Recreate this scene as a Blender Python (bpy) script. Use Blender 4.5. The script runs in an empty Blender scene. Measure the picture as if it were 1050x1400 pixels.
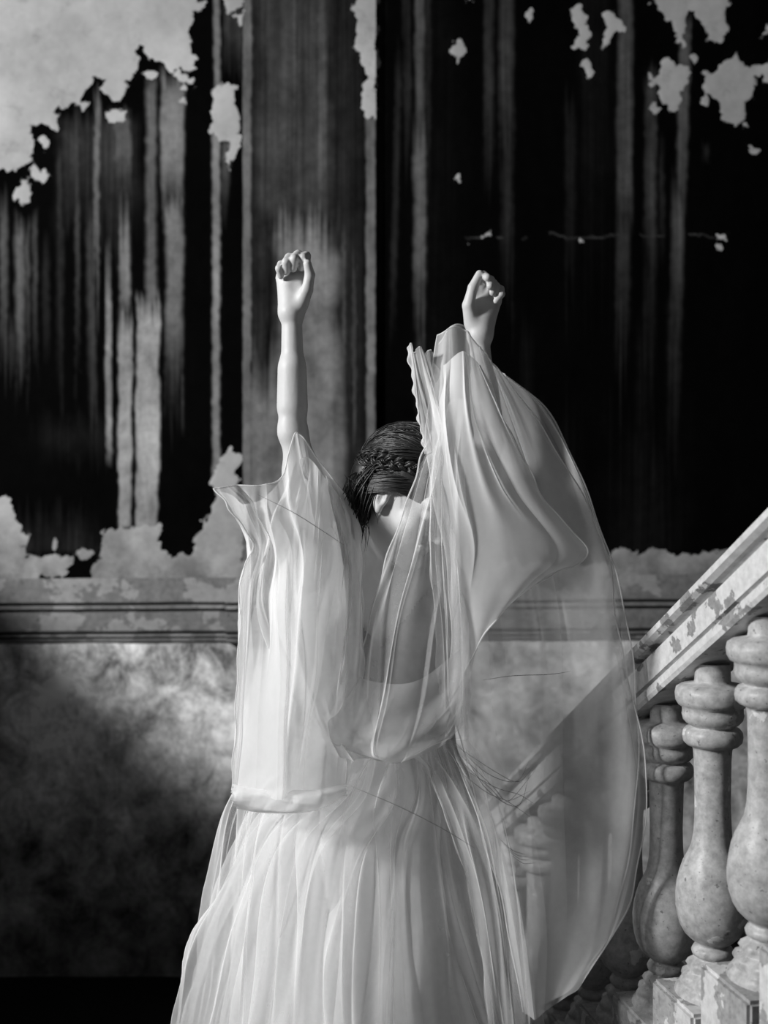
import bpy, bmesh, math, random
import numpy as np
from mathutils import Vector, Matrix, noise as mnoise

rng = np.random.RandomState(7)
random.seed(7)
scene = bpy.context.scene
COL = scene.collection

# ------------------------------------------------------------------ camera, world, light
FPX = 1531.0            # focal length in pixels of the 1050x1400 frame (35 mm on a 24 mm wide frame)
CAMZ = 1.66
cd = bpy.data.cameras.new('camera')
cam = bpy.data.objects.new('camera', cd); COL.objects.link(cam)
cam.location = (0, 0, CAMZ); cam.rotation_euler = (math.pi/2, 0, 0)
cd.sensor_fit = 'HORIZONTAL'; cd.sensor_width = 24.0; cd.lens = 35.0
cd.clip_start = 0.05
cd.dof.use_dof = True; cd.dof.focus_distance = 2.12; cd.dof.aperture_fstop = 2.4
scene.camera = cam

w = bpy.data.worlds.new('world'); scene.world = w; w.use_nodes = True
bg = w.node_tree.nodes['Background']
bg.inputs[0].default_value = (1, 1, 1, 1); bg.inputs[1].default_value = 0.055

ld = bpy.data.lights.new('window_daylight', 'AREA')
ld.shape = 'RECTANGLE'; ld.size = 0.55; ld.size_y = 0.45; ld.energy = 230; ld.color = (1, 1, 1)
sun = bpy.data.objects.new('window_daylight', ld); COL.objects.link(sun)
sun.location = (-3.3, 0.55, 3.02)
sun.rotation_euler = (Vector((0.0, 2.7, 1.5)) - sun.location).to_track_quat('-Z', 'Y').to_euler()

scene.view_settings.view_transform = 'Standard'; scene.view_settings.look = 'None'
scene.view_settings.exposure = 0.0; scene.view_settings.gamma = 1.0
scene.view_settings.use_curve_mapping = False
scene.cycles.transparent_max_bounces = 48
scene.cycles.max_bounces = 8

# ------------------------------------------------------------------ helpers
WALLY = 4.0
PXW = WALLY/FPX


def P(px, py, Z):
    return Vector(((px-525.0)*Z/FPX, Z, CAMZ-(py-700.0)*Z/FPX))


def setp(o, label=None, cat=None, group=None, kind=None):
    if label: o['label'] = label
    if cat: o['category'] = cat
    if group: o['group'] = group
    if kind: o['kind'] = kind
    return o


def mesh_obj(name, verts, faces, mat, parent=None, smooth=True, kind=None):
    me = bpy.data.meshes.new(name)
    me.from_pydata([tuple(v) for v in verts], [], [tuple(f) for f in faces])
    if smooth: me.polygons.foreach_set('use_smooth', [True]*len(me.polygons))
    me.update()
    if mat: me.materials.append(mat)
    o = bpy.data.objects.new(name, me); COL.objects.link(o)
    if parent: o.parent = parent
    if kind: o['kind'] = kind
    return o


def bm_obj(name, bm, mat, parent=None, smooth=True, kind=None):
    me = bpy.data.meshes.new(name); bm.to_mesh(me); bm.free()
    if smooth: me.polygons.foreach_set('use_smooth', [True]*len(me.polygons))
    me.materials.append(mat)
    o = bpy.data.objects.new(name, me); COL.objects.link(o)
    if parent: o.parent = parent
    if kind: o['kind'] = kind
    return o


def empty(name, loc, parent=None):
    o = bpy.data.objects.new(name, None); COL.objects.link(o); o.location = loc
    o.empty_display_size = 0.1
    if parent: o.parent = parent
    return o


def big_mesh(name, V, Q, mat, parent=None, attrs=None, smooth=True):
    """numpy quads -> mesh"""
    me = bpy.data.meshes.new(name)
    me.vertices.add(len(V)); me.vertices.foreach_set('co', np.ascontiguousarray(V, dtype=np.float32).ravel())
    n = len(Q)
    me.loops.add(n*4); me.loops.foreach_set('vertex_index', np.ascontiguousarray(Q, dtype=np.int32).ravel())
    me.polygons.add(n)
    me.polygons.foreach_set('loop_start', np.arange(0, n*4, 4, dtype=np.int32))
    me.update(calc_edges=True); me.validate()
    if smooth: me.polygons.foreach_set('use_smooth', np.ones(len(me.polygons), dtype=bool))
    for k, a in (attrs or {}).items():
        at = me.attributes.new(k, 'FLOAT', 'POINT'); at.data.foreach_set('value', np.ascontiguousarray(a, dtype=np.float32).ravel())
    me.materials.append(mat); me.update()
    o = bpy.data.objects.new(name, me); COL.objects.link(o)
    if parent: o.parent = parent
    return o


def grid_quads(nr, nc, closed=False):
    i = np.arange(nr-1)[:, None]; j = np.arange(nc if closed else nc-1)[None, :]
    j2 = (j+1) % nc
    return np.stack([i*nc+j + 0*j2, i*nc+j2, (i+1)*nc+j2, (i+1)*nc+j + 0*j2], -1).reshape(-1, 4)


# ------------------------------------------------------------------ node materials
class NT:
    def __init__(s, name):
        s.m = bpy.data.materials.new(name); s.m.use_nodes = True
        s.t = s.m.node_tree; s.t.nodes.clear()
        s.out = s.t.nodes.new('ShaderNodeOutputMaterial')

    def n(s, typ, **kw):
        nd = s.t.nodes.new(typ)
        for k, v in kw.items(): setattr(nd, k, v)
        return nd

    def l(s, a, b): s.t.links.new(a, b)

    def _in(s, sock, v):
        if isinstance(v, (int, float)): sock.default_value = v
        else: s.l(v, sock)

    def math(s, op, a, b=0.0, c=None, clamp=False):
        nd = s.n('ShaderNodeMath', operation=op, use_clamp=clamp)
        s._in(nd.inputs[0], a); s._in(nd.inputs[1], b)
        if c is not None: s._in(nd.inputs[2], c)
        return nd.outputs[0]

    def rng(s, v, a, b, c=0.0, d=1.0, smooth=False):
        nd = s.n('ShaderNodeMapRange', clamp=True)
        if smooth: nd.interpolation_type = 'SMOOTHSTEP'
        s._in(nd.inputs[0], v)
        for i, x in enumerate((a, b, c, d)): s._in(nd.inputs[i+1], x)
        return nd.outputs[0]

    def coords(s, scale=(1, 1, 1), loc=(0, 0, 0)):
        tc = s.n('ShaderNodeTexCoord'); mp = s.n('ShaderNodeMapping')
        mp.inputs['Scale'].default_value = scale; mp.inputs['Location'].default_value = loc
        s.l(tc.outputs['Object'], mp.inputs[0]); return mp.outputs[0]

    def noise(s, scale, detail=4, rough=0.55, co=None, dist=0.0):
        nd = s.n('ShaderNodeTexNoise'); nd.inputs['Scale'].default_value = scale
        nd.inputs['Detail'].default_value = detail; nd.inputs['Roughness'].default_value = rough
        nd.inputs['Distortion'].default_value = dist
        s.l(co if co is not None else s.coords(), nd.inputs['Vector']); return nd.outputs['Fac']

    def attr(s, name):
        nd = s.n('ShaderNodeAttribute', attribute_name=name); return nd.outputs['Fac']

    def mix(s, f, a, b):
        return s.math('ADD', s.math('MULTIPLY', a, s.math('SUBTRACT', 1.0, f)), s.math('MULTIPLY', b, f))

    def grey(s, v):
        nd = s.n('ShaderNodeCombineColor')
        for i in range(3): s._in(nd.inputs[i], v)
        return nd.outputs[0]

    def principled(s, v, rough=0.8, spec=0.3, bump=None, bstr=0.3, bdist=0.01, sss=0.0):
        p = s.n('ShaderNodeBsdfPrincipled')
        s.l(s.grey(v), p.inputs['Base Color'])
        s._in(p.inputs['Roughness'], rough); s._in(p.inputs['Specular IOR Level'], spec)
        if sss:
            p.inputs['Subsurface Weight'].default_value = sss
            p.inputs['Subsurface Radius'].default_value = (0.01, 0.01, 0.01)
            p.inputs['Subsurface Scale'].default_value = 0.3
        if bump is not None:
            b = s.n('ShaderNodeBump'); b.inputs['Strength'].default_value = bstr; b.inputs['Distance'].default_value = bdist
            s._in(b.inputs['Height'], bump); s.l(b.outputs[0], p.inputs['Normal'])
        s.l(p.outputs[0], s.out.inputs[0]); return p


def mat_wall():
    t = NT('peeling_painted_wall')
    fine = t.noise(24, 7, 0.62); big = t.noise(3.2, 5, 0.6)
    stre = t.noise(1.0, 5, 0.6, t.coords((75, 1, 1.3)))
    stre2 = t.noise(1.0, 3, 0.55, t.coords((22, 1, 0.5), (3, 0, 7)))
    mask = t.rng(t.math('ADD', t.attr('plaster'), t.math('MULTIPLY', t.math('SUBTRACT', fine, 0.5), 1.25)), 0.46, 0.54, smooth=True)
    pl = t.math('ADD', t.rng(big, 0.3, 0.72, 0.34, 0.55), t.math('MULTIPLY', t.math('SUBTRACT', fine, 0.5), 0.16))
    pl = t.math('MULTIPLY', pl, t.rng(t.noise(11, 5, 0.7, t.coords((1, 1, 1), (4, 2, 1))), 0.28, 0.44, 0.72, 1.0))
    tc = t.n('ShaderNodeTexCoord'); sp = t.n('ShaderNodeSeparateXYZ'); t.l(tc.outputs['Object'], sp.inputs[0])
    soot = t.math('MULTIPLY', t.rng(sp.outputs[2], 1.40, 1.78, 1.0, 0.0), t.rng(t.noise(5.5, 6, 0.65, t.coords((1, 1, 1), (6, 1, 2))), 0.36, 0.62, 0.15, 0.75))
    pl = t.math('MULTIPLY', pl, t.math('SUBTRACT', 1.0, soot))
    k = t.math('MULTIPLY', t.rng(stre, 0.28, 0.66, 0.35, 1.3), t.rng(stre2, 0.3, 0.65, 0.65, 1.15))
    k = t.mix(t.rng(t.attr('wash'), 0.015, 0.14, 0.0, 0.85), k, t.rng(big, 0.3, 0.7, 0.85, 1.1))
    dark = t.math('ADD', t.math('MULTIPLY', t.attr('wash'), k), 0.0012)
    blot = t.noise(7.0, 6, 0.65, t.coords((1, 1, 0.55), (1, 3, 8)))
    dark = t.math('MULTIPLY', dark, t.math('MULTIPLY', t.rng(fine, 0.25, 0.6, 0.7, 1.1), t.rng(blot, 0.32, 0.66, 0.55, 1.3)))
    col = t.mix(mask, dark, pl)
    h = t.math('ADD', t.math('MULTIPLY', mask, 0.55), t.math('MULTIPLY', fine, 0.45))
    t.principled(col, 0.85, 0.03, h, 0.5, 0.006)
    return t.m


def mat_lower():
    t = NT('mottled_old_plaster')
    a = t.noise(3.0, 6, 0.62); b = t.noise(9.5, 6, 0.68, t.coords((1, 1, 0.8), (2, 5, 3)), 0.6); c = t.noise(42, 5, 0.6)
    v = t.math('ADD', t.rng(a, 0.36, 0.62, 0.10, 0.46), t.rng(b, 0.36, 0.62, -0.10, 0.24))
    v = t.math('MULTIPLY', v, t.rng(c, 0.25, 0.6, 0.7, 1.12))
    # plaster gets darker towards the floor and paler under the moulding
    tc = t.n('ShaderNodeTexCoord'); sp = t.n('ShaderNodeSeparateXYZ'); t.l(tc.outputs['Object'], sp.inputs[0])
    height_tone = t.math('ADD', sp.outputs[2], t.math('MULTIPLY', t.math('SUBTRACT', a, 0.5), 1.0))
    v = t.math('MULTIPLY', v, t.rng(height_tone, 0.15, 1.15, 0.42, 1.9))
    v = t.math('MAXIMUM', v, 0.02)
    t.principled(v, 0.9, 0.15, t.math('ADD', b, t.math('MULTIPLY', c, 0.4)), 0.35, 0.008)
    return t.m


def mat_simple(name, v, rough=0.8, spec=0.3, ns=18, amp=0.2, bstr=0.15, sss=0.0):
    t = NT(name)
    n1 = t.noise(ns, 5, 0.6)
    col = t.math('MULTIPLY', t.rng(n1, 0.3, 0.7, 1-amp, 1+amp), v)
    t.principled(col, rough, spec, n1, bstr, 0.004, sss)
    return t.m


def mat_flaked(name, base, flake, thr, scale, rough, dirt=0.35):
    t = NT(name)
    oi = t.n('ShaderNodeObjectInfo')
    tc = t.n('ShaderNodeTexCoord'); ad = t.n('ShaderNodeVectorMath', operation='ADD')
    cmb = t.n('ShaderNodeCombineXYZ')
    for i in range(3): t.l(t.math('MULTIPLY', oi.outputs['Random'], 7.0+9*i), cmb.inputs[i])
    t.l(tc.outputs['Object'], ad.inputs[0]); t.l(cmb.outputs[0], ad.inputs[1]); co = ad.outputs[0]
    a = t.noise(scale, 5, 0.55, co); b = t.noise(scale*5, 5, 0.65, co); s = t.noise(scale*9, 2, 0.5, co)
    m = t.rng(t.math('ADD', a, t.math('MULTIPLY', t.math('SUBTRACT', b, 0.5), 0.16)), thr, thr+0.015)
    bb = t.math('MULTIPLY', t.rng(b, 0.3, 0.65, 1-dirt, 1.15), base)
    bb = t.math('MULTIPLY', bb, t.rng(s, 0.27, 0.33, 0.45, 1.0))
    col = t.mix(m, bb, t.math('MULTIPLY', t.rng(b, 0.3, 0.65, 0.8, 1.1), flake))
    t.principled(col, rough, 0.35, t.math('ADD', t.math('MULTIPLY', m, 0.6), t.math('MULTIPLY', b, 0.4)), 0.4, 0.004)
    return t.m


def mat_tulle(name, alpha, white=0.9, transl=0.45, weave=0.05):
    """sheer net: threads cover `alpha` of the area seen square on, more at a slant"""
    t = NT(name)
    g = t.n('ShaderNodeNewGeometry'); d = t.n('ShaderNodeVectorMath', operation='DOT_PRODUCT')
    t.l(g.outputs['Normal'], d.inputs[0]); t.l(g.outputs['Incoming'], d.inputs[1])
    c = t.math('MAXIMUM', t.math('ABSOLUTE', d.outputs['Value']), 0.09)
    T = t.math('POWER', 1.0-alpha, t.math('DIVIDE', 1.0, c))
    n1 = t.noise(55, 4, 0.6)
    T = t.math('MULTIPLY', T, t.rng(n1, 0.3, 0.7, 1-weave, 1+weave*0.4), clamp=True)
    di = t.n('ShaderNodeBsdfDiffuse'); tr = t.n('ShaderNodeBsdfTranslucent'); tp = t.n('ShaderNodeBsdfTransparent')
    for x in (di, tr): x.inputs[0].default_value = (white, white, white, 1)
    m1 = t.n('ShaderNodeMixShader'); m1.inputs[0].default_value = transl
    t.l(di.outputs[0], m1.inputs[1]); t.l(tr.outputs[0], m1.inputs[2])
    m2 = t.n('ShaderNodeMixShader'); t.l(T, m2.inputs[0])
    t.l(m1.outputs[0], m2.inputs[1]); t.l(tp.outputs[0], m2.inputs[2])
    t.l(m2.outputs[0], t.out.inputs[0])
    return t.m


M_WALL = mat_wall(); M_LOWER = mat_lower()
M_TRIM = mat_flaked('worn_moulding_paint', 0.17, 0.27, 0.52, 7, 0.85)
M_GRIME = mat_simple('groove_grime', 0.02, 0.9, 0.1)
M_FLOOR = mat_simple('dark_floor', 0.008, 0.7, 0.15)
M_SIDE = mat_simple('side_plaster', 0.12, 0.9)
M_BAL = mat_flaked('grey_baluster_paint', 0.44, 0.66, 0.64, 13, 0.42)
M_PLINTH = mat_flaked('plinth_paint', 0.36, 0.62, 0.52, 13, 0.7)
M_RAIL = mat_flaked('handrail_paint', 0.28, 0.60, 0.405, 13, 0.6)
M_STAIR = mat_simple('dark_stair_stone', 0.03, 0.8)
M_SKIN = mat_simple('skin', 0.52, 0.5, 0.35, 30, 0.05, 0.05, 0.15)
M_HAIR = mat_simple('dark_hair', 0.012, 0.42, 0.45, 60, 0.3, 0.2)
M_T1 = mat_tulle('tulle_light', 0.20)
M_T2 = mat_tulle('tulle_double', 0.34)
M_BOD = mat_simple('bodice_cloth', 0.30, 0.8)
M_T4 = mat_tulle('tulle_swag', 0.20)
M_T5 = mat_tulle('tulle_bright', 0.50, 0.94, 0.25)
M_T6 = mat_tulle('tulle_packed', 0.72, 0.88, 0.15)
M_T3 = mat_tulle('tulle_dense', 0.52, 0.86)
M_LIN = mat_tulle('dress_lining', 0.93, 0.80, 0.2)
M_HEM = mat_tulle('tulle_hem', 0.75, 0.9)
M_THREAD = mat_simple('loose_thread', 0.10, 0.8)

# ------------------------------------------------------------------ the wall and what is painted on it
def vnoise1(x, seed):
    r = np.random.RandomState(seed).rand(4096)
    xi = np.floor(x).astype(int); f = x-xi; f = f*f*(3-2*f)
    return r[xi % 4096]*(1-f)+r[(xi+1) % 4096]*f


def sd_poly(X, Y, pts):
    pts = np.array(pts, float); n = len(pts)
    d = np.full(X.shape, 1e9); ins = np.zeros(X.shape, bool)
    for i in range(n):
        ax, ay = pts[i]; bx, by = pts[(i+1) % n]
        ex, ey = bx-ax, by-ay; wx, wy = X-ax, Y-ay
        tt = np.clip((wx*ex+wy*ey)/(ex*ex+ey*ey+1e-9), 0, 1)
        d = np.minimum(d, (wx-ex*tt)**2+(wy-ey*tt)**2)
        c = ((ay > Y) != (by > Y)) & (X < (bx-ax)*(Y-ay)/(by-ay+1e-12)+ax)
        ins ^= c
    d = np.sqrt(d); return np.where(ins, -d, d)


PEEL = [
    [(-200, -200), (268, -200), (268, 20), (258, 45), (259, 62), (272, 80), (267, 96), (240, 97), (222, 84), (203, 84), (197, 62), (190, 62),
     (187, 100), (176, 112), (176, 132), (160, 140), (152, 128), (146, 112), (128, 108), (112, 140), (84, 147), (72, 168), (46, 172),
     (42, 198), (44, 224), (18, 236), (-10, 224), (-200, 300)],
    [(302, -30), (334, -30), (334, 8), (318, 20), (306, 8)],
    [(293, 118), (312, 112), (322, 122), (325, 165), (321, 220), (314, 230), (307, 200), (295, 190), (283, 182), (287, 168), (291, 140)],
    [(484, -30), (515, -30), (515, 165), (500, 165), (494, 150), (500, 110), (492, 85), (484, 40)],
    # above the dado, left
    [(-60, 690), (8, 676), (20, 705), (28, 735), (38, 760), (60, 762), (98, 758), (97, 785), (60, 790), (20, 802), (-60, 806)],
    [(135, 742), (138, 726), (168, 722), (188, 716), (217, 718), (219, 752), (230, 760), (262, 758), (268, 730), (276, 712), (290, 700), (293, 650),
     (302, 626), (312, 614), (328, 620), (326, 650), (322, 690), (335, 700), (336, 812), (120, 812), (125, 780), (140, 760)],
    [(100, 756), (112, 750), (125, 754), (124, 766), (110, 770)],
    [(-60, 793), (120, 797), (240, 788), (340, 790), (340, 830), (-60, 830)],
    # right half
    [(622, 62), (630, 58), (640, 60), (638, 76), (626, 84), (618, 76)],
    [(783, 8), (795, 4), (802, 20), (800, 36), (806, 50), (800, 66), (786, 66), (790, 46), (784, 30)],
    [(792, 82), (803, 84), (813, 96), (808, 102), (797, 94)],
    [(828, 20), (842, 14), (852, 30), (848, 42), (832, 44), (838, 60), (826, 64), (824, 48)],
    [(886, -30), (996, -30), (994, 20), (992, 44), (984, 58), (966, 56), (962, 34), (946, 16), (936, 22), (936, 60), (928, 62), (922, 36), (908, 22), (892, 4)],
    [(886, 104), (898, 100), (903, 78), (914, 86), (940, 92), (944, 110), (934, 126), (928, 146), (916, 156), (904, 142), (904, 122), (888, 114)],
    [(964, 100), (982, 98), (996, 84), (1008, 78), (1022, 90), (1040, 92), (1060, 80), (1060, 108), (1036, 108), (1032, 136), (1020, 140), (1018, 170), (1004, 174), (988, 168), (986, 146), (974, 136), (964, 118)],
    [(1022, 196), (1030, 192), (1034, 204), (1026, 208)],
    [(835, 752), (870, 756), (900, 750), (925, 758), (960, 752), (1150, 760), (1150, 830), (835, 830)],
    [(330, 770), (840, 770), (840, 830), (330, 830)],
    [(640, 330), (640, 330), (641, 331)],
]
BLOB = [(155, 158, 15, 9), (57, 195, 7, 7), (34, 262, 9, 15), (22, 268, 5, 8), (58, 240, 8, 8), (47, 232, 6, 8), (117, 145, 6, 7), (152, 120, 9, 14),
        (208, 103, 7, 7), (249, 104, 8, 8), (254, 121, 5, 4), (262, 112, 5, 6), (249, 140, 5, 4), (273, 8, 6, 9), (66, 162, 12, 12), (75, 170, 6, 6),
        (33, 737, 5, 6), (76, 749, 3, 5), (28, 742, 6, 6), (627, 245, 4, 3), (725, 22, 4, 5), (665, 320, 4, 4), (982, 336, 4, 5), (987, 322, 5, 3), (795, 325, 4, 3),
        (946, 81, 6, 5), (966, 138, 5, 7), (896, 149, 5, 8), (638, 1, 5, 3), (900, 2, 8, 5), (330, 28, 3, 8), (1046, 45, 4, 6)]
# x centre, half width, y from, y to, brightness in the photograph (0-255), edge softness, drift in x, fade top, fade bottom
STREAK = [
    (5, 5, 255, 520, 75, 4, 0, 40, 140), (27, 6, 290, 540, 88, 4, 2, 30, 120), (37, 3, 300, 500, 80, 3, 0, 30, 150), (47, 3, 280, 520, 70, 3, 1, 30, 160),
    (62, 5, 320, 480, 45, 4, 0, 60, 140), (82, 4, 180, 560, 45, 4, 0, 40, 200), (135, 52, 150, 340, 48, 16, 0, 25, 120), (133, 4, 120, 420, 100, 2, -2, 30, 140),
    (106, 3, 150, 520, 62, 2, 0, 40, 200), (122, 5, 260, 590, 60, 4, 6, 60, 120), (147, 4, 360, 625, 128, 2, 3, 120, 40),
    (166, 12, 140, 300, 78, 4, 4, 20, 90), (171, 7, 260, 440, 105, 3, 0, 80, 40), (171, 9, 420, 725, 142, 2, 0, 40, 8), (207, 7, 95, 470, 92, 4, 0, 20, 60),
    (236, 15, 90, 300, 112, 3, 0, 30, 80), (238, 11, 250, 560, 105, 4, 1, 40, 150), (202, 16, 405, 735, 148, 2, 0, 40, 6), (237, 9, 430, 600, 42, 4, 0, 30, 110),
    (295, 5, 180, 665, 126, 2, 0, 6, 10), (296, 4, -50, 130, 110, 2, 1, 1, 10), (311, 6, 190, 300, 70, 3, -7, 10, 90), (318, 12, -50, 110, 58, 5, 0, 1, 70), (135, 70, 560, 640, 18, 30, 0, 30, 40),
    (70, 60, 690, 760, 26, 25, 0, 40, 10), (16, 10, 430, 520, 45, 6, 0, 40, 60),
    # right of the pilaster
    (521, 5, -50, 560, 40, 4, -4, 1, 200), (546, 4, 60, 470, 44, 3, -10, 60, 120), (574, 6, -50, 230, 88, 3, 0, 1, 90), (574, 8, 150, 470, 112, 4, 0, 60, 140), (574, 5, 420, 660, 72, 5, 0, 60, 170),
    (585, 4, -50, 260, 45, 3, 0, 1, 120), (555, 5, -50, 240, 40, 3, 4, 1, 120), (669, 6, -50, 260, 56, 4, -1, 1, 140), (693, 9, -50, 260, 68, 5, -1, 1, 140), (694, 7, 160, 440, 48, 5, 0, 60, 160),
    (780, 7, 120, 420, 34, 4, 0, 40, 150), (815, 22, -50, 420, 18, 10, 0, 1, 250), (856, 10, -50, 330, 86, 4, -3, 1, 80), (853, 9, 260, 520, 70, 4, -3, 60, 240),
    (890, 8, 90, 380, 74, 4, 0, 30, 120), (889, 8, 330, 560, 46, 5, -3, 60, 200), (905, 3, 180, 360, 52, 3, 0, 40, 100), (938, 7, 20, 300, 92, 3, -8, 30, 80), (928, 8, 240, 470, 84, 4, -4, 60, 140),
    (922, 8, 400, 680, 48, 5, -3, 60, 230), (745, 40, 560, 760, 22, 25, 0, 150, 10), (880, 50, 560, 760, 20, 30, 0, 140, 10), (965, 4, 190, 230, 50, 3, 0, 10, 20), (720, 8, 430, 640, 20, 6, 0, 60, 120), (880, 9, 430, 640, 26, 6, 0, 60, 120),
    (600, 30, 0, 700, 10, 20, 0, 1, 100),
]
PILASTER = [
    (339, 6, -50, 800, 104, 2, 0, 1, 10), (356, 10, -50, 800, 36, 6, 0, 1, 10), (405, 48, -50, 340, 62, 18, 0, 1, 60), (420, 40, 280, 800, 120, 14, 0, 70, 10), (475, 26, -50, 800, 34, 12, 0, 1, 10),  # first strip puts the lit left edge of the pilaster into the colour
    (385, 40, 470, 800, 118, 14, -12, 90, 10), (395, 14, -50, 300, 74, 8, 0, 1, 100), (440, 6, -50, 330, 80, 4, 0, 1, 100), (507, 6, 150, 800, 112, 2, 0, 20, 10), (455, 14, 430, 800, 96, 8, 8, 60, 10), (470, 3, 300, 700, 70, 2, 0, 60, 60), (485, 3, 330, 640, 66, 2, 0, 60, 60),
    (366, 22, -50, 470, 30, 10, 0, 1, 40),
]


def lin(v):
    v = np.asarray(v, float)/255.0
    return np.where(v < 0.04045, v/12.92, ((v+0.055)/1.055)**2.4)


def paint(px, py, streaks):
    pl = np.full(px.shape, -30.0)
    jx = px+(vnoise1(py*0.16+px*0.07, 3)-0.5)*7+(vnoise1(py*0.05, 5)-0.5)*6
    jy = py+(vnoise1(px*0.16+py*0.07, 4)-0.5)*9
    for p in PEEL: pl = np.maximum(pl, -sd_poly(jx, jy, p))
    for (cx, cy, rx, ry) in BLOB:
        q = np.sqrt(((jx-cx)/rx)**2+((jy-cy)/ry)**2); pl = np.maximum(pl, (1-q)*min(rx, ry))
    plaster = np.clip(0.5+pl/22.0, -0.4, 1.4)
    wash = np.zeros(px.shape)
    for k, (cx, hw, y0, y1, b, sf, dr, ft, fb) in enumerate(streaks):
        tt = np.clip((py-y0)/(y1-y0), 0, 1)
        wob = (vnoise1(py*0.03, 20+k)-0.5)*hw*0.2+(vnoise1(py*0.12, 220+k)-0.5)*2.0
        hh = hw*(0.9+0.2*vnoise1(py*0.018+9, 60+k))
        d = np.abs(px-cx-dr*tt-wob)-hh
        side = np.clip(0.5-d/(2.0*sf), 0, 1); side = side*side*(3-2*side)
        ragged = (vnoise1(px*0.35, 100+k)-0.5)*0.9
        e0 = np.clip((py-y0)/max(ft, 1)+ragged*(ft > 5), 0, 1); e1 = np.clip((y1-py)/max(fb, 1)+ragged*(fb > 5)*np.clip(1-(y1-py)/max(fb, 1), 0, 1), 0, 1)
        a = side*e0*e1
        wash = np.maximum(wash, lin(b)*a)
    # the hairline crack that crosses the right bay
    yc = 322+(vnoise1(px*0.045, 9)-0.5)*10+(vnoise1(px*0.2, 10)-0.5)*3
    cr = np.clip(1.3-np.abs(py-yc)/1.6, 0, 1)*np.clip((px-628)/20, 0, 1)*np.clip((1000-px)/30, 0, 1)*(vnoise1(px*0.06, 11) > 0.3)
    wash = np.maximum(wash, 0.05*cr)
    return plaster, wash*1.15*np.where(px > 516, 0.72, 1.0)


def wall_grid(name, x0, x1, z0, z1, y, step, streaks, parent, relief=0.002):
    nx = int((x1-x0)/step)+1; nz = int((z1-z0)/step)+1
    X, Z = np.meshgrid(np.linspace(x0, x1, nx), np.linspace(z1, z0, nz))
    px = 525+X/PXW; py = 700+(CAMZ-Z)/PXW
    pl, wa = paint(px, py, streaks)
    Y = y-relief*np.clip((pl-0.5)*4+0.5, 0, 1)+0.0012*np.sin(X*9)*np.cos(Z*7)
    V = np.stack([X, Y, Z], -1).reshape(-1, 3)
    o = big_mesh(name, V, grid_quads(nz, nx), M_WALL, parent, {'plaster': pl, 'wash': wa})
    return o


def PX(px): return (px-525)*PXW
def PZ(py): return CAMZ-(py-700)*PXW


ZTOP = 3.75
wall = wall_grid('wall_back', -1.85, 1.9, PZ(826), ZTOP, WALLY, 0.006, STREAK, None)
setp(wall, 'dark streaked wall with peeling pale plaster patches behind the woman', kind='structure')
PIL_D = 0.035
pil = wall_grid('pilaster', PX(333), PX(514), PZ(826), ZTOP, WALLY-PIL_D, 0.006, PILASTER, wall)
pil['label'] = 'flat grey stained pilaster strip standing proud of the wall'
for nm, xx in (('pilaster_edge', PX(333)), ('pilaster_edge', PX(514))):
    mesh_obj(nm, [(xx, WALLY-PIL_D, PZ(826)), (xx, WALLY+0.01, PZ(826)), (xx, WALLY+0.01, ZTOP), (xx, WALLY-PIL_D, ZTOP)], [(0, 1, 2, 3)], M_STAIR, wall, False)
# lower panel with gentle unevenness
nx, nz = 190, 70
X, Z = np.meshgrid(np.linspace(-1.85, 1.9, nx), np.linspace(PZ(860), 0.0, nz))
Y = WALLY-0.004*np.sin(X*5.1+1)*np.sin(Z*6)-0.003*np.sin(X*17+Z*11)
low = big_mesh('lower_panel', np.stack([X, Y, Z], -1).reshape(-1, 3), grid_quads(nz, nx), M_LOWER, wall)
low['label'] = 'mottled grey plaster dado below the moulding'

# dado moulding: profile (py, how far it stands out)
prof = [(790, 0.004), (800, 0.012), (806, 0.028), (813, 0.040), (819, 0.046), (822, 0.046), (822.5, 0.016), (826, 0.014), (826.5, 0.038), (831, 0.040), (831.5, 0.018), (835, 0.016), (836, 0.030),
        (840, 0.033), (850, 0.034), (860, 0.034), (862, 0.030), (863, 0.014), (866, 0.014), (866.5, 0.026), (869, 0.026), (869.5, 0.012), (872, 0.012), (873, 0.020), (876, 0.016), (879, 0.003)]
xs = [-1.85] + list(np.linspace(-1.8, PX(311), 26)) + [PX(312), PX(534)] + list(np.linspace(PX(535), 1.9, 30))
V = []; nP = len(prof)
for i, x in enumerate(xs):
    ex = PIL_D if PX(311.5) < x < PX(534.5) else 0.0
    for (py, d) in prof:
        V.append((x, WALLY-d-ex+0.0015*mnoise.noise((x*8, py*0.1, 0)), PZ(py-0.006*(525+x/PXW-200)/1.0)+0.0015*mnoise.noise((x*6, py*0.05, 4))))
F = [(i*nP+j, i*nP+j+1, (i+1)*nP+j+1, (i+1)*nP+j) for i in range(len(xs)-1) for j in range(nP-1)]
trim = mesh_obj('trim_1', V, F, M_TRIM, None, False)
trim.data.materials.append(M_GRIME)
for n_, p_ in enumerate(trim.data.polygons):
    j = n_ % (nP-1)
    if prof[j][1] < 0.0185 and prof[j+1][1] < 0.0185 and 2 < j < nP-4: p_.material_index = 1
setp(trim, 'worn grooved dado moulding running along the wall', kind='structure')

# floor
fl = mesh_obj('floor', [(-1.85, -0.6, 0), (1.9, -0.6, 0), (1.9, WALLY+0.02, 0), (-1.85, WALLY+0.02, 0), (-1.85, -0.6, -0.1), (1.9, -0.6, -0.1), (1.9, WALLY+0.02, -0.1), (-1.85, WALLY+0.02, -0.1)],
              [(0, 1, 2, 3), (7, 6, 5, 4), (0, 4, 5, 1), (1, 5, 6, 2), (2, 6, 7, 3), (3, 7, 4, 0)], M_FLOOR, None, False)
setp(fl, 'very dark floor under the dress', kind='structure')

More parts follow.
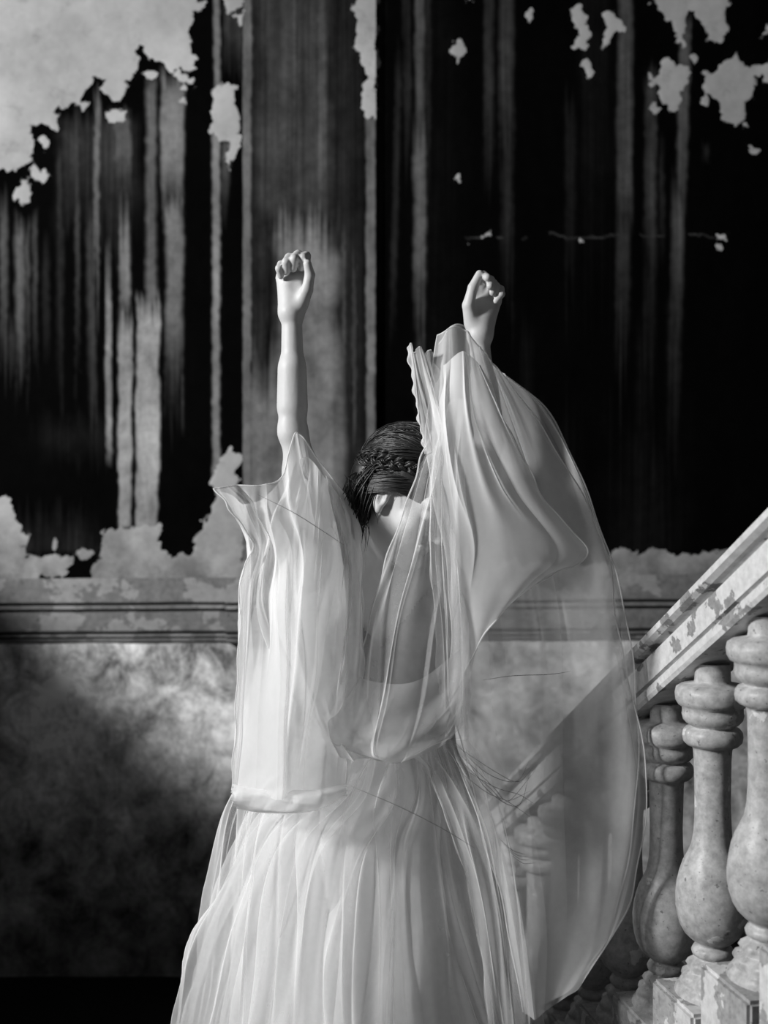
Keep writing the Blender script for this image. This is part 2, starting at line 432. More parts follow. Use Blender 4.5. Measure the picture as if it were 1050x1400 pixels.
# unseen left wall, added to block low daylight and shade the lower back wall
BLOCK_TOP = 1.79
bm = bmesh.new()
def box(bm, a, b):
    r = bmesh.ops.create_cube(bm, size=1.0)
    c = [(a[i]+b[i])/2 for i in range(3)]; s = [abs(b[i]-a[i]) for i in range(3)]
    bmesh.ops.scale(bm, vec=s, verts=r['verts']); bmesh.ops.translate(bm, vec=c, verts=r['verts']); return r['verts']
box(bm, (-1.98, 0.2, 0), (-1.85, WALLY, BLOCK_TOP))
wl = bm_obj('wall_left_blocker', bm, M_SIDE, None, False); setp(wl, 'unseen plaster wall on the left, shaped to block low daylight', kind='structure')

# ------------------------------------------------------------------ stair and balustrade
Z0 = 1.8
K = Z0/FPX
def bal_pos(i, pyoff=0.0):
    """point on the line of balusters; pyoff = pixels below the horizon at step 0"""
    return Vector(((525-31*i)*K, Z0*(1+0.1*i), CAMZ-(pyoff+86*i)*K))
U = (bal_pos(1)-bal_pos(0))              # one step of the stair
UH = Vector((U.x, U.y, 0)).normalized()  # level heading of the flight
SIDE = Vector((UH.y, -UH.x, 0))          # to the right of the heading

balus = empty('stair_balustrade', bal_pos(8.6, 0)*1.0)
balus.location.z = 0.0
setp(balus, 'peeling grey balustrade with turned balusters sloping down behind the dress', 'balustrade')
BL = balus.location.copy()

# baluster profile: (radius, drop) in metres, measured from photograph pixels at step 1
q = 1.98/FPX*0.4286
PR = [(54, 108), (55, 132), (56, 160), (58, 168), (98, 176), (113, 186), (117, 205), (115, 226), (107, 240), (95, 246), (95, 262), (97, 270), (93, 286), (83, 298), (69, 306), (67, 310), (84, 314), (92, 325), (94, 340), (91, 356), (80, 367), (63, 373),
      (60, 384), (58, 420), (57, 480), (56, 540), (57, 600), (60, 650), (67, 690), (79, 718), (93, 745), (104, 775), (112, 810), (116, 848), (115, 880), (110, 912), (101, 942), (87, 966), (66, 986), (50, 998), (50, 1004),
      (60, 1010), (66, 1022), (63, 1034), (52, 1040), (57, 1046), (72, 1056), (80, 1070), (74, 1084), (79, 1088), (94, 1098), (102, 1112), (96, 1126), (103, 1132), (114, 1142), (118, 1154), (116, 1166)]
TOPY = (860+0.4286*215-700)            # upper ring below the horizon, step 1, in pixels
def prof_z(d): return -(d-215)*q
NB = 40
def baluster_mesh(seed):
    V = []
    for (r, d) in PR:
        for k in range(NB):
            a = 2*math.pi*k/NB
            rr = r*q*(1+0.025*mnoise.noise((math.cos(a)*1.5, math.sin(a)*1.5, d*0.01+seed*5.3)))
            if 1040 < d < 1135: rr *= 1+0.07*math.sin(7*a+d*0.05)     # the gadrooned foot
            V.append((rr*math.cos(a), rr*math.sin(a), prof_z(d)+0.0015*mnoise.noise((math.cos(a)*2, math.sin(a)*2, d*0.02+seed))))
    n = len(PR)
    F = [(i*NB+k, i*NB+(k+1) % NB, (i+1)*NB+(k+1) % NB, (i+1)*NB+k) for i in range(n-1) for k in range(NB)]
    F.append(tuple(range(NB))); F.append(tuple((n-1)*NB+k for k in range(NB))[::-1])
    me = bpy.data.meshes.new('baluster'); me.from_pydata(V, [], F)
    me.polygons.foreach_set('use_smooth', [len(p.vertices) == 4 for p in me.polygons]); me.materials.append(M_BAL); me.update(); return me
PLW = 0.079; PLTOP = prof_z(1158); PLH = 0.125
bm = bmesh.new(); box(bm, (-PLW, -PLW, PLTOP-PLH), (PLW, PLW, PLTOP))
bmesh.ops.bevel(bm, geom=bm.edges[:], offset=0.006, segments=2, affect='EDGES')
plm = bpy.data.meshes.new('plinth'); bm.to_mesh(plm); bm.free(); plm.materials.append(M_PLINTH)
ANG = math.atan2(UH.y, UH.x)-math.pi/2
meshes = [baluster_mesh(s) for s in range(4)]
for n, i in enumerate(range(-2, 9)):
    p = bal_pos(i); p.z = CAMZ-(TOPY*1.1*0+ (192+86*i))*K
    b = bpy.data.objects.new('baluster', meshes[n % 4]); COL.objects.link(b); b.parent = balus
    b.location = p-BL; b.rotation_euler = (0, 0, ANG+0.0*n)
    pl_ = bpy.data.objects.new('plinth', plm); COL.objects.link(pl_); pl_.parent = b

# handrail: section (offset to the side, height) swept along the slope
sec = [(-0.050, -0.120), (-0.054, -0.112), (-0.054, -0.100), (-0.050, -0.093), (-0.040, -0.091), (-0.040, -0.086), (-0.049, -0.083), (-0.050, -0.040), (-0.048, -0.034), (-0.038, -0.032), (-0.038, -0.026), (-0.056, -0.023), (-0.066, -0.016), (-0.067, -0.004), (-0.060, 0.0),
       (0.060, 0.0), (0.067, -0.004), (0.066, -0.016), (0.046, -0.027), (0.050, -0.036), (0.050, -0.084), (0.046, -0.092), (0.054, -0.100), (0.050, -0.120)]
ts = np.linspace(-3.4, 8.7, 50)
V = []
for tq in ts:
    c = bal_pos(tq); zt = CAMZ-0.263-(tq-2.086)*86*K
    for (o_, h_) in sec:
        wv = 0.0016*mnoise.noise((tq*3, h_*40, o_*30))
        pt = c+SIDE*(o_+wv); V.append((pt.x-BL.x, pt.y-BL.y, zt+h_+wv))
ns = len(sec)
F = [(i*ns+j, (i+1)*ns+j, (i+1)*ns+(j+1) % ns, i*ns+(j+1) % ns) for i in range(len(ts)-1) for j in range(ns)]
F += [tuple(range(ns)), tuple((len(ts)-1)*ns+j for j in range(ns))[::-1]]
hr = mesh_obj('handrail', V, F, M_RAIL, balus, False); hr['label'] = 'sloping moulded handrail with flaking pale paint'

# stair flight to the right of the balusters, and the sloping string they stand on
st = empty('staircase', (0, 0, 0)); setp(st, 'dark stair flight under the balustrade', kind='structure')
def on(i, off, z): c = bal_pos(i)+SIDE*off; return (c.x, c.y, z)
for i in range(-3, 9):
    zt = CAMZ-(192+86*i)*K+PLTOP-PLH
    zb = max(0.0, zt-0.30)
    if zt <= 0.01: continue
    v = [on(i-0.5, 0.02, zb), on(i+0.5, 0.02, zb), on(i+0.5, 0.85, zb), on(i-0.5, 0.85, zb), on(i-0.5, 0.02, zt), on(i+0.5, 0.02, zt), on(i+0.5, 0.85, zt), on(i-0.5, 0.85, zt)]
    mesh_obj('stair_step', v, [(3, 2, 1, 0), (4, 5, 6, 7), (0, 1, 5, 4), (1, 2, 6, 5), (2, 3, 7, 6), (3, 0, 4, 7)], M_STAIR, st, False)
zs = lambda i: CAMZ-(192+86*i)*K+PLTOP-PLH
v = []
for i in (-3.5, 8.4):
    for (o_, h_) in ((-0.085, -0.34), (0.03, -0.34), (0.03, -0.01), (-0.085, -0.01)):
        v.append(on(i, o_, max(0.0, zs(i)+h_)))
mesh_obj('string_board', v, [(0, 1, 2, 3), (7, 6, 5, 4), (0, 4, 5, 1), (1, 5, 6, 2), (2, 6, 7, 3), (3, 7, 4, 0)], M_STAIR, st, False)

# ------------------------------------------------------------------ the woman: one continuous body grown from a distance field
class Field:
    def __init__(s, lo, hi, h):
        s.lo = np.array(lo, float); s.h = h
        s.n = np.ceil((np.array(hi)-s.lo)/h).astype(int)+1
        s.F = np.full(tuple(s.n), 0.06, np.float32)

    def _box(s, lo, hi, pad=0.06):
        a = np.clip(np.floor((np.array(lo)-pad-s.lo)/s.h).astype(int), 0, s.n); b = np.clip(np.ceil((np.array(hi)+pad-s.lo)/s.h).astype(int)+1, 0, s.n)
        sl = tuple(slice(a[k], b[k]) for k in range(3))
        ax = [(s.lo[k]+s.h*np.arange(a[k], b[k])).astype(np.float32) for k in range(3)]
        return sl, ax[0][:, None, None], ax[1][None, :, None], ax[2][None, None, :]

    def _put(s, sl, d, k, sub=False):
        A = s.F[sl]
        if sub:
            d = -d; hh = np.maximum(k-np.abs(A-d), 0)/k; s.F[sl] = np.maximum(A, d)+hh*hh*k*0.25
        else:
            hh = np.maximum(k-np.abs(A-d), 0)/k; s.F[sl] = np.minimum(A, d)-hh*hh*k*0.25

    def cone(s, a, b, ra, rb, k=0.02, sub=False):
        a = np.array(a); b = np.array(b); r = max(ra, rb)
        sl, X, Y, Z = s._box(np.minimum(a, b)-r, np.maximum(a, b)+r)
        d = b-a; L = float(d@d)+1e-12
        t = np.clip(((X-a[0])*d[0]+(Y-a[1])*d[1]+(Z-a[2])*d[2])/L, 0, 1)
        D = np.sqrt((X-a[0]-d[0]*t)**2+(Y-a[1]-d[1]*t)**2+(Z-a[2]-d[2]*t)**2)-(ra+(rb-ra)*t)
        s._put(sl, D, k, sub)

    def ell(s, c, r, R=None, k=0.03, sub=False, cut=None):
        c = np.array(c); m = max(r)
        sl, X, Y, Z = s._box(c-m, c+m)
        x, y, z = X-c[0], Y-c[1], Z-c[2]
        if R is not None:       # R: rows are local axes
            R = np.array(R); x, y, z = (R[0][0]*x+R[0][1]*y+R[0][2]*z, R[1][0]*x+R[1][1]*y+R[1][2]*z, R[2][0]*x+R[2][1]*y+R[2][2]*z)
        k0 = np.sqrt((x/r[0])**2+(y/r[1])**2+(z/r[2])**2); k1 = np.sqrt((x/r[0]**2)**2+(y/r[1]**2)**2+(z/r[2]**2)**2)+1e-9
        D = k0*(k0-1)/k1
        if cut is not None: D = np.maximum(D, cut(x, y, z))
        s._put(sl, D, k, sub)

    def mesh(s):
        F = s.F; S = F < 0
        c = np.zeros(tuple(np.array(S.shape)-1), np.uint8)
        for dx in (0, 1):
            for dy in (0, 1):
                for dz in (0, 1):
                    c += S[dx:S.shape[0]-1+dx, dy:S.shape[1]-1+dy, dz:S.shape[2]-1+dz]
        act = np.argwhere((c > 0) & (c < 8))
        idx = np.full(c.shape, -1, np.int32); idx[act[:, 0], act[:, 1], act[:, 2]] = np.arange(len(act))
        acc = np.zeros((len(act), 3)); cnt = np.zeros(len(act))
        cor = [(0, 0, 0), (1, 0, 0), (0, 1, 0), (1, 1, 0), (0, 0, 1), (1, 0, 1), (0, 1, 1), (1, 1, 1)]
        val = [F[act[:, 0]+a, act[:, 1]+b, act[:, 2]+d] for a, b, d in cor]
        for i in range(8):
            for j in range(i+1, 8):
                if sum(abs(cor[i][k]-cor[j][k]) for k in range(3)) != 1: continue
                m = (val[i] < 0) != (val[j] < 0)
                t = np.where(m, val[i]/np.where(m, val[i]-val[j], 1), 0)
                pt = np.array(cor[i])[None]+t[:, None]*(np.array(cor[j])-np.array(cor[i]))[None]
                acc += pt*m[:, None]; cnt += m
        V = s.lo+s.h*(act+acc/cnt[:, None])
        Q = []
        for ax in range(3):
            a1, a2 = [(1, 2), (2, 0), (0, 1)][ax]
            sl0 = [slice(None)]*3; sl1 = [slice(None)]*3; sl0[ax] = slice(0, -1); sl1[ax] = slice(1, None)
            e = np.argwhere(S[tuple(sl0)] != S[tuple(sl1)])
            e = e[(e[:, a1] > 0) & (e[:, a2] > 0) & (e[:, a1] < S.shape[a1]-1) & (e[:, a2] < S.shape[a2]-1)]
            ins = S[e[:, 0], e[:, 1], e[:, 2]]
            o1 = np.zeros(3, int); o1[a1] = 1; o2 = np.zeros(3, int); o2[a2] = 1
            qd = [e-o1-o2, e-o2, e, e-o1]
            qi = np.stack([idx[x[:, 0], x[:, 1], x[:, 2]] for x in qd], -1)
            qi[~ins] = qi[~ins][:, ::-1]
            Q.append(qi)
        return V, np.concatenate(Q)


ZW = 2.2
TORSO_Z = 2.27
woman = empty('person', (0.01, TORSO_Z, 0.0))
setp(woman, 'woman in a white tulle dress raising both fists, head bowed aside', 'person')
WL = np.array(woman.location)


def PP(px, py, Z, dz=0.0):
    v = P(px, py, Z); return np.array((v.x, v.y+dz, v.z))


# head frame
yaw, pitch, roll = math.radians(55), math.radians(31), math.radians(4)
Fh = np.array((math.sin(yaw), -math.cos(yaw), 0.0)); Rh = np.array((-math.cos(yaw), -math.sin(yaw), 0.0)); Uh = np.array((0, 0, 1.0))
Fw = Fh*math.cos(pitch)-Uh*math.sin(pitch); Uw = Uh*math.cos(pitch)+Fh*math.sin(pitch)
Rw = Rh*math.cos(roll)+Uw*math.sin(roll); Uw = Uw*math.cos(roll)-Rh*math.sin(roll)
RH = np.array([Rw, Fw, Uw])            # local x = her right, y = forward, z = up
HC = PP(558, 677, 2.17)
def HL(x, y, z): return HC+Rw*x+Fw*y+Uw*z


def torso(f, off=0.0):
    f.ell(PP(537, 868, TORSO_Z), (0.140+off, 0.098+off, 0.175+off), k=0.05)
    f.ell(PP(537, 800, TORSO_Z, 0.005), (0.130+off, 0.072+off, 0.075+off), k=0.05)
    f.ell(PP(540, 1000, TORSO_Z), (0.112+off, 0.084+off, 0.14+off), k=0.07)
    f.ell(PP(540, 1110, TORSO_Z, 0.01), (0.165+off, 0.118+off, 0.13+off), k=0.07)
    for sx in (-1, 1):
        f.ell(PP(537+sx*44, 880, TORSO_Z, -0.082), (0.056+off, 0.050+off, 0.058+off), k=0.04)


B = Field((-0.30, 1.98, -0.01), (0.32, 2.47, 2.20), 0.0032)
torso(B)
# neck and shoulders
B.cone(HL(0, -0.022, -0.055), PP(536, 800, TORSO_Z, 0.01), 0.050, 0.058, 0.03)
B.cone(HL(0.035, -0.03, -0.05), PP(533, 795, TORSO_Z, -0.075), 0.014, 0.012, 0.02)
for sx, sh in ((-1, (447, 782)), (1, (628, 782))):
    S_ = PP(sh[0], sh[1], TORSO_Z)
    B.cone(PP(538+sx*18, 775, TORSO_Z, 0.02), S_, 0.042, 0.050, 0.05)
    B.cone(PP(538+sx*10, 806, TORSO_Z, -0.062), S_+np.array((0, -0.03, 0)), 0.012, 0.014, 0.02)
    B.cone(PP(538+sx*66, 880, TORSO_Z, 0.0), S_, 0.06, 0.046, 0.06)
# right arm (left in the picture), raised
S1 = PP(447, 780, TORSO_Z); E1 = PP(401, 592, 2.21); W1 = PP(399, 428, ZW)
B.cone(S1, E1, 0.045, 0.027, 0.04)
B.cone(PP(429, 710, 2.25), PP(412, 650, 2.23), 0.040, 0.034, 0.03)
B.cone(E1, W1, 0.0265, 0.0195, 0.015)
B.cone(PP(399, 555, 2.205), PP(399, 505, 2.2), 0.0262, 0.0242, 0.02)
B.cone(PP(395, 583, 2.2), PP(396, 590, 2.2), 0.018, 0.018, 0.015)
# left arm
S2 = PP(628, 780, TORSO_Z); E2 = PP(668, 606, 2.21); W2 = PP(655, 462, ZW)
B.cone(S2, E2, 0.045, 0.027, 0.04)
B.cone(PP(642, 710, 2.25), PP(656, 655, 2.23), 0.040, 0.034, 0.03)
B.cone(E2, W2, 0.0265, 0.0195, 0.015)
B.cone(PP(666, 570, 2.205), PP(661, 525, 2.2), 0.0265, 0.024, 0.02)


def hand(f, palm, fingers, thumb):
    for (a, b, ra, rb) in palm: f.cone(PP(a[0], a[1], ZW, a[2]), PP(b[0], b[1], ZW, b[2]), ra, rb, 0.012)
    for ch in fingers:
        pts = [PP(x, y, ZW, d) for x, y, d, r in ch]; rs = [c[3]*1.08 for c in ch]
        for i in range(len(pts)-1): f.cone(pts[i], pts[i+1], rs[i], rs[i+1], 0.0022 if i else 0.005)
    pts = [PP(x, y, ZW, d) for x, y, d, r in thumb]; rs = [c[3] for c in thumb]
    for i in range(len(pts)-1): f.cone(pts[i], pts[i+1], rs[i], rs[i+1], 0.008 if i == 0 else 0.003)


hand(B, [((399, 428, 0), (416, 374, .010), .0215, .0115), ((400, 426, 0), (405, 369, .012), .020, .012), ((398, 426, 0), (393, 371, .012), .020, .0115), ((396, 427, 0), (384, 379, .008), .019, .0105),
         ((399, 408, .003), (398, 388, .006), .019, .017)],
     [[(417, 373, .010, .0095), (419, 351, -.006, .0085), (416, 357, -.027, .0078), (413, 369, -.018, .0066)],
      [(406, 368, .012, .0098), (408, 350, -.010, .0087), (404, 359, -.032, .008), (402, 371, -.021, .0068)],
      [(394, 371, .011, .0094), (396, 354, -.011, .0083), (393, 363, -.031, .0076), (393, 375, -.020, .0066)],
      [(384, 379, .008, .0085), (385, 363, -.009, .0073), (383, 371, -.026, .0066), (385, 380, -.016, .006)]],
     [(411, 417, -.008, .0165), (420, 399, -.020, .0128), (425, 380, -.027, .0098), (422, 366, -.036, .0082)])
hand(B, [((655, 458, 0), (645, 408, .010), .0215, .0115), ((655, 456, 0), (656, 401, .013), .020, .012), ((657, 456, 0), (668, 403, .012), .020, .0115), ((659, 458, 0), (679, 411, .008), .018, .0105),
         ((656, 442, .003), (659, 422, .006), .019, .017)],
     [[(646, 407, .010, .0095), (651, 386, .002, .0085), (660, 379, -.018, .0078), (664, 385, -.036, .0072)],
      [(656, 401, .013, .0098), (662, 383, .000, .0087), (669, 386, -.022, .008), (668, 396, -.034, .0070)],
      [(668, 403, .012, .0094), (674, 388, -.002, .0083), (677, 395, -.022, .0076), (671, 404, -.026, .0066)],
      [(679, 411, .008, .0085), (684, 396, -.004, .0073), (684, 405, -.022, .0066), (677, 414, -.020, .006)]],
     [(645, 442, -.006, .016), (640, 420, -.018, .0128), (645, 397, -.026, .0098), (654, 379, -.028, .0082)])
B.ell(PP(404, 389, ZW, -0.026), (0.013, 0.013, 0.016), None, 0.010, sub=True)
B.ell(PP(660, 416, ZW, -0.024), (0.012, 0.012, 0.018), None, 0.010, sub=True)
# legs and feet inside the skirt
for sx in (-1, 1):
    hip = np.array((0.022+sx*0.088, TORSO_Z+0.01, 0.93)); knee = np.array((0.02+sx*0.085, TORSO_Z-0.01, 0.50)); ank = np.array((0.02+sx*0.08, TORSO_Z+0.03, 0.09))
    B.cone(hip, knee, 0.088, 0.055, 0.05); B.cone(knee, ank, 0.052, 0.032, 0.03)
    B.cone(knee+np.array((0, 0.02, -0.08)), knee+np.array((0, 0.022, -0.2)), 0.046, 0.036, 0.04)
    B.cone(ank+np.array((0, 0.03, -0.055)), ank+np.array((sx*0.01, -0.13, -0.07)), 0.03, 0.02, 0.03)
# head
B.ell(HL(0, -0.014, 0.030), (0.074, 0.094, 0.082), RH, 0.02)
B.ell(HL(0, 0.030, -0.035), (0.060, 0.058, 0.078), RH, 0.03)
B.cone(HL(0.052, 0.002, -0.060), HL(0.012, 0.068, -0.100), 0.018, 0.018, 0.025)
B.cone(HL(-0.052, 0.002, -0.060), HL(-0.012, 0.068, -0.100), 0.018, 0.018, 0.025)
B.ell(HL(0, 0.074, -0.100), (0.022, 0.017, 0.016), RH, 0.02)
B.ell(HL(0, 0.074, 0.022), (0.052, 0.018, 0.016), RH, 0.02)
for sx in (-1, 1):
    B.ell(HL(sx*0.043, 0.060, -0.028), (0.022, 0.020, 0.018), RH, 0.02)
    B.ell(HL(sx*0.031, 0.092, 0.000), (0.019, 0.012, 0.011), RH, 0.012, sub=True)
    B.ell(HL(sx*0.031, 0.076, -0.001), (0.014, 0.013, 0.012), RH, 0.004)
    # ear: rim, hollow, lobe
    B.ell(HL(sx*0.076, -0.004, -0.016), (0.010, 0.014, 0.025), RH, 0.006)
    B.ell(HL(sx*0.086, 0.000, -0.013), (0.008, 0.008, 0.014), RH, 0.004, sub=True)
    B.cone(HL(sx*0.078, 0.003, -0.038), HL(sx*0.078, 0.002, -0.034), 0.0065, 0.0065, 0.004)
B.cone(HL(0, 0.084, 0.006), HL(0, 0.106, -0.036), 0.008, 0.011, 0.010)
for sx in (-1, 1): B.cone(HL(sx*0.010, 0.092, -0.040), HL(sx*0.011, 0.094, -0.040), 0.0075, 0.0075, 0.005)
B.ell(HL(0, 0.087, -0.064), (0.022, 0.009, 0.006), RH, 0.004); B.ell(HL(0, 0.085, -0.074), (0.019, 0.009, 0.007), RH, 0.004)
Vb, Qb = B.mesh()
body = big_mesh('body', Vb-WL, Qb, M_SKIN, woman); body['label'] = 'bare arms, bowed head and neck'
del B

# hair: swept-back cap with a low knot and a braid around the side
Hf = Field(HC-0.19, HC+0.17, 0.0032)
def cutf(x, y, z):
    # hairline: open over the face, ears left free (local axes centred on the cap)
    return np.maximum((y-0.094+1.3*np.clip(-(z+0.014), 0, 1))*0.65, -(z+0.030+1.3*np.clip(-(y+0.01), -0.008, 0.06)))
Hf.ell(HL(0, -0.016, 0.032), (0.084, 0.104, 0.094), RH, 0.01, cut=cutf)
Hf.ell(HL(0.0, -0.078, -0.030), (0.052, 0.034, 0.046), RH, 0.03)
Hf.ell(HL(0.028, -0.078, -0.062), (0.040, 0.028, 0.042), RH, 0.02)
Hf.cone(HL(0.045, -0.070, 0.0), PP(490, 698, 2.15), 0.034, 0.014, 0.03)
Hf.cone(PP(490, 698, 2.15), PP(496, 718, 2.15), 0.011, 0.003, 0.02)
Hf.cone(HL(0.050, -0.080, -0.06), HL(0.050, -0.098, -0.115), 0.018, 0.005, 0.02)
Hf.cone(HL(0.030, -0.092, -0.06), HL(0.036, -0.112, -0.125), 0.016, 0.004, 0.02)
Vh, Qh = Hf.mesh()
hair = big_mesh('hair', Vh-WL, Qh, M_HAIR, woman); hair['label'] = 'dark hair swept back with a braid'


def tubes(name, paths, radii, mat, parent, kind=None, res=1, taper=True, lab=None):
    cu = bpy.data.curves.new(name, 'CURVE'); cu.dimensions = '3D'; cu.bevel_depth = 1.0; cu.bevel_resolution = res; cu.use_fill_caps = True
    for pts, r in zip(paths, radii):
        s_ = cu.splines.new('POLY'); s_.points.add(len(pts)-1)
        for i, p_ in enumerate(pts):
            s_.points[i].co = (p_[0]-WL[0], p_[1]-WL[1], p_[2]-WL[2], 1)
            e = i/(len(pts)-1); s_.points[i].radius = r*((1-0.75*abs(2*e-1)**2) if taper else 1)
    cu.materials.append(mat)
    o = bpy.data.objects.new(name, cu); COL.objects.link(o); o.parent = parent
    dg = bpy.context.evaluated_depsgraph_get()
    me = bpy.data.meshes.new_from_object(o.evaluated_get(dg)); me.name = name
    bpy.data.objects.remove(o); bpy.data.curves.remove(cu)
    me.polygons.foreach_set('use_smooth', [True]*len(me.polygons))
    if not me.materials: me.materials.append(mat)
    o = bpy.data.objects.new(name, me); COL.objects.link(o); o.parent = parent
    if kind: o['kind'] = kind
    if lab: o['label'] = lab
    return o


paths, rad = [], []
for k in range(900):
    # start along the hairline, end at the nape, running over the cap
    a = random.uniform(-1, 1)*1.9
    d0 = np.array((math.sin(a)*0.9, 0.72*math.cos(a*0.8)+0.10, 0.50+0.45*math.cos(a))); d0 /= np.linalg.norm(d0)
    if abs(a) > 1.2: d0 = np.array((math.copysign(1, a), 0.30*random.random()-0.05, random.uniform(-0.25, 0.5))); d0 /= np.linalg.norm(d0)
    d1 = np.array((random.uniform(-0.6, 0.6), -1.0, -0.62+random.uniform(-0.3, 0.25))); d1 /= np.linalg.norm(d1)
    om = math.acos(np.clip(d0@d1, -1, 1)); lift = random.uniform(1.0, 1.03)+(0.07*random.random() if random.random() < 0.15 else 0); ph = random.random()*6
    pts = []
    for i in range(14):
        t = i/13.0; d = (math.sin((1-t)*om)*d0+math.sin(t*om)*d1)/math.sin(om)
        rr = lift+0.03*math.sin(t*math.pi)+(0.008 if lift < 1.03 else 0.02)*math.sin(6*t+ph)
        pts.append(HL(d[0]*0.084*rr, -0.016+d[1]*0.104*rr, 0.032+d[2]*0.094*rr))
    paths.append(pts); rad.append(random.uniform(0.0008, 0.0019))
# the braid: three loosely twisted locks laid around the side of the head
bp, br = [], []
for lock in range(3):
    for sub in range(12):
        pts = []; oo = (random.uniform(-1, 1)*0.006, random.uniform(-1, 1)*0.006); ph0 = random.uniform(-0.35, 0.35); p2 = random.random()*6
        for i in range(60):
            t = i/59.0; al = math.radians(-58+112*t)
            d = np.array((math.cos(al), math.sin(al), -0.16+0.95*t-0.25*t*t)); d /= np.linalg.norm(d)
            base = HL(d[0]*0.087, -0.016+d[1]*0.107, 0.030+d[2]*0.097)
            ph = 2*math.pi*(t*3.6+lock/3.0)+ph0
            n_ = Rw*d[0]+Fw*d[1]+Uw*d[2]
            env = 0.010*(0.55+0.45*math.sin(math.pi*min(1, t*1.3+0.1)))
            pts.append(base+n_*(0.005*math.sin(2*ph)+0.003+oo[0]*0.6)+Uw*(env*math.sin(ph)*1.2+oo[1]+0.0015*math.sin(9*t+p2)))
        bp.append(pts); br.append(random.uniform(0.0012, 0.0030))
tubes('braid', bp, br, M_HAIR, woman, lab='plaited lock around the side of her head')
# loose wisps at the nape
for k in range(80):
    p0 = HL(0.062+random.uniform(-0.012, 0.02), -0.070+random.uniform(-0.03, 0.03), -0.03+random.uniform(-0.03, 0.02))
    dx, dl = random.uniform(-0.02, 0.02), random.uniform(0.05, 0.12); ph = random.random()*6
    pts = [p0+np.array((dx*t-0.012*t+0.006*math.sin(5*t+ph), -0.035*t, -dl*t)) for t in np.linspace(0, 1, 9)]
    paths.append(pts); rad.append(random.uniform(0.0006, 0.0014))
for k in range(70):
    y0 = random.uniform(-0.005, 0.042); ph = random.random()*6; zz = random.uniform(0.002, 0.03)
    pts = []
    for t in np.linspace(0, 1, 13):
        y_ = y0-(y0+0.098)*t
        x_ = 0.0865*math.sqrt(max(0.03, 1-((y_+0.016)/0.108)**2))+0.004*math.sin(math.pi*t)
        pts.append(HL(x_, y_, 0.016+zz-0.020*math.sin(math.pi*min(1, t*1.1)*0.8)-0.075*t*t+0.002*math.sin(6*t+ph)))
    paths.append(pts); rad.append(random.uniform(0.0009, 0.0018))
for k in range(10):
    p0 = HL(0.03, 0.02+random.uniform(-0.03, 0.03), 0.11); ph = random.random()*6
    pts = [p0+np.array((-0.10*t, -0.01, 0.012*math.sin(2.6*t+ph*0.2)-0.10*t*t)) for t in np.linspace(0, 1, 9)]
    paths.append(pts); rad.append(0.0006)
for k in range(70):
    # loose ends swept off the crown towards the nape
    t0 = random.random(); p0 = HL(0.055+0.02*random.random(), -0.02-0.06*t0, 0.085-0.09*t0); p3 = PP(random.uniform(478, 500), random.uniform(672, 752), random.uniform(2.11, 2.15)); ph = random.random()*6
    p1 = p0+np.array((-0.035, -0.012, -0.01)); p2 = p3+np.array((0.004, -0.004, 0.04))
    ts_ = np.linspace(0, 1, 13)
    paths.append([(1-t)**3*p0+3*(1-t)**2*t*p1+3*(1-t)*t*t*p2+t**3*p3+np.array((0.002*math.sin(7*t+ph), 0, 0.002*math.sin(5*t+ph))) for t in ts_]); rad.append(random.uniform(0.0005, 0.0016))
tubes('hair_strands', paths, rad, M_HAIR, woman, 'stuff')

# ------------------------------------------------------------------ dress
D = Field((-0.26, 2.0, 0.70), (0.28, 2.47, 1.66), 0.005)
torso(D, 0.007)
Vd, Qd = D.mesh()
cx = PP(520, 800, TORSO_Z)[0]
top = 1.66-(800-700)*TORSO_Z/FPX
front = Vd[:, 1] < TORSO_Z+0.02
neck = np.where(front, top-0.105+1.1*np.abs(Vd[:, 0]-cx), top-0.02)
keep = (Vd[:, 2] < neck) & (Vd[:, 2] > 0.82)
kq = keep[Qd].all(1); used = np.unique(Qd[kq]); remap = np.full(len(Vd), -1); remap[used] = np.arange(len(used))
bod = big_mesh('bodice', Vd[used]-WL, remap[Qd[kq]], M_BOD, woman); bod['label'] = 'fitted bodice with a deep V neck'


def crom(P_, t):
    """Catmull-Rom through P_ (n,3) at t in 0..1"""
    P_ = np.asarray(P_, float); n = len(P_)
    if n == 2: return P_[0]+(P_[1]-P_[0])*t[:, None]
    x = np.clip(t*(n-1), 0, n-1-1e-9); i = x.astype(int); f = (x-i)[:, None]
    g = lambda k: P_[np.clip(k, 0, n-1)]
    p0, p1, p2, p3 = g(i-1), g(i), g(i+1), g(i+2)
    p0 = np.where((i == 0)[:, None], 2*p1-p2, p0); p3 = np.where((i == n-2)[:, None], 2*p2-p1, p3)
    return 0.5*((2*p1)+(-p0+p2)*f+(2*p0-5*p1+4*p2-p3)*f**2+(-p0+3*p1-3*p2+p3)*f**3)


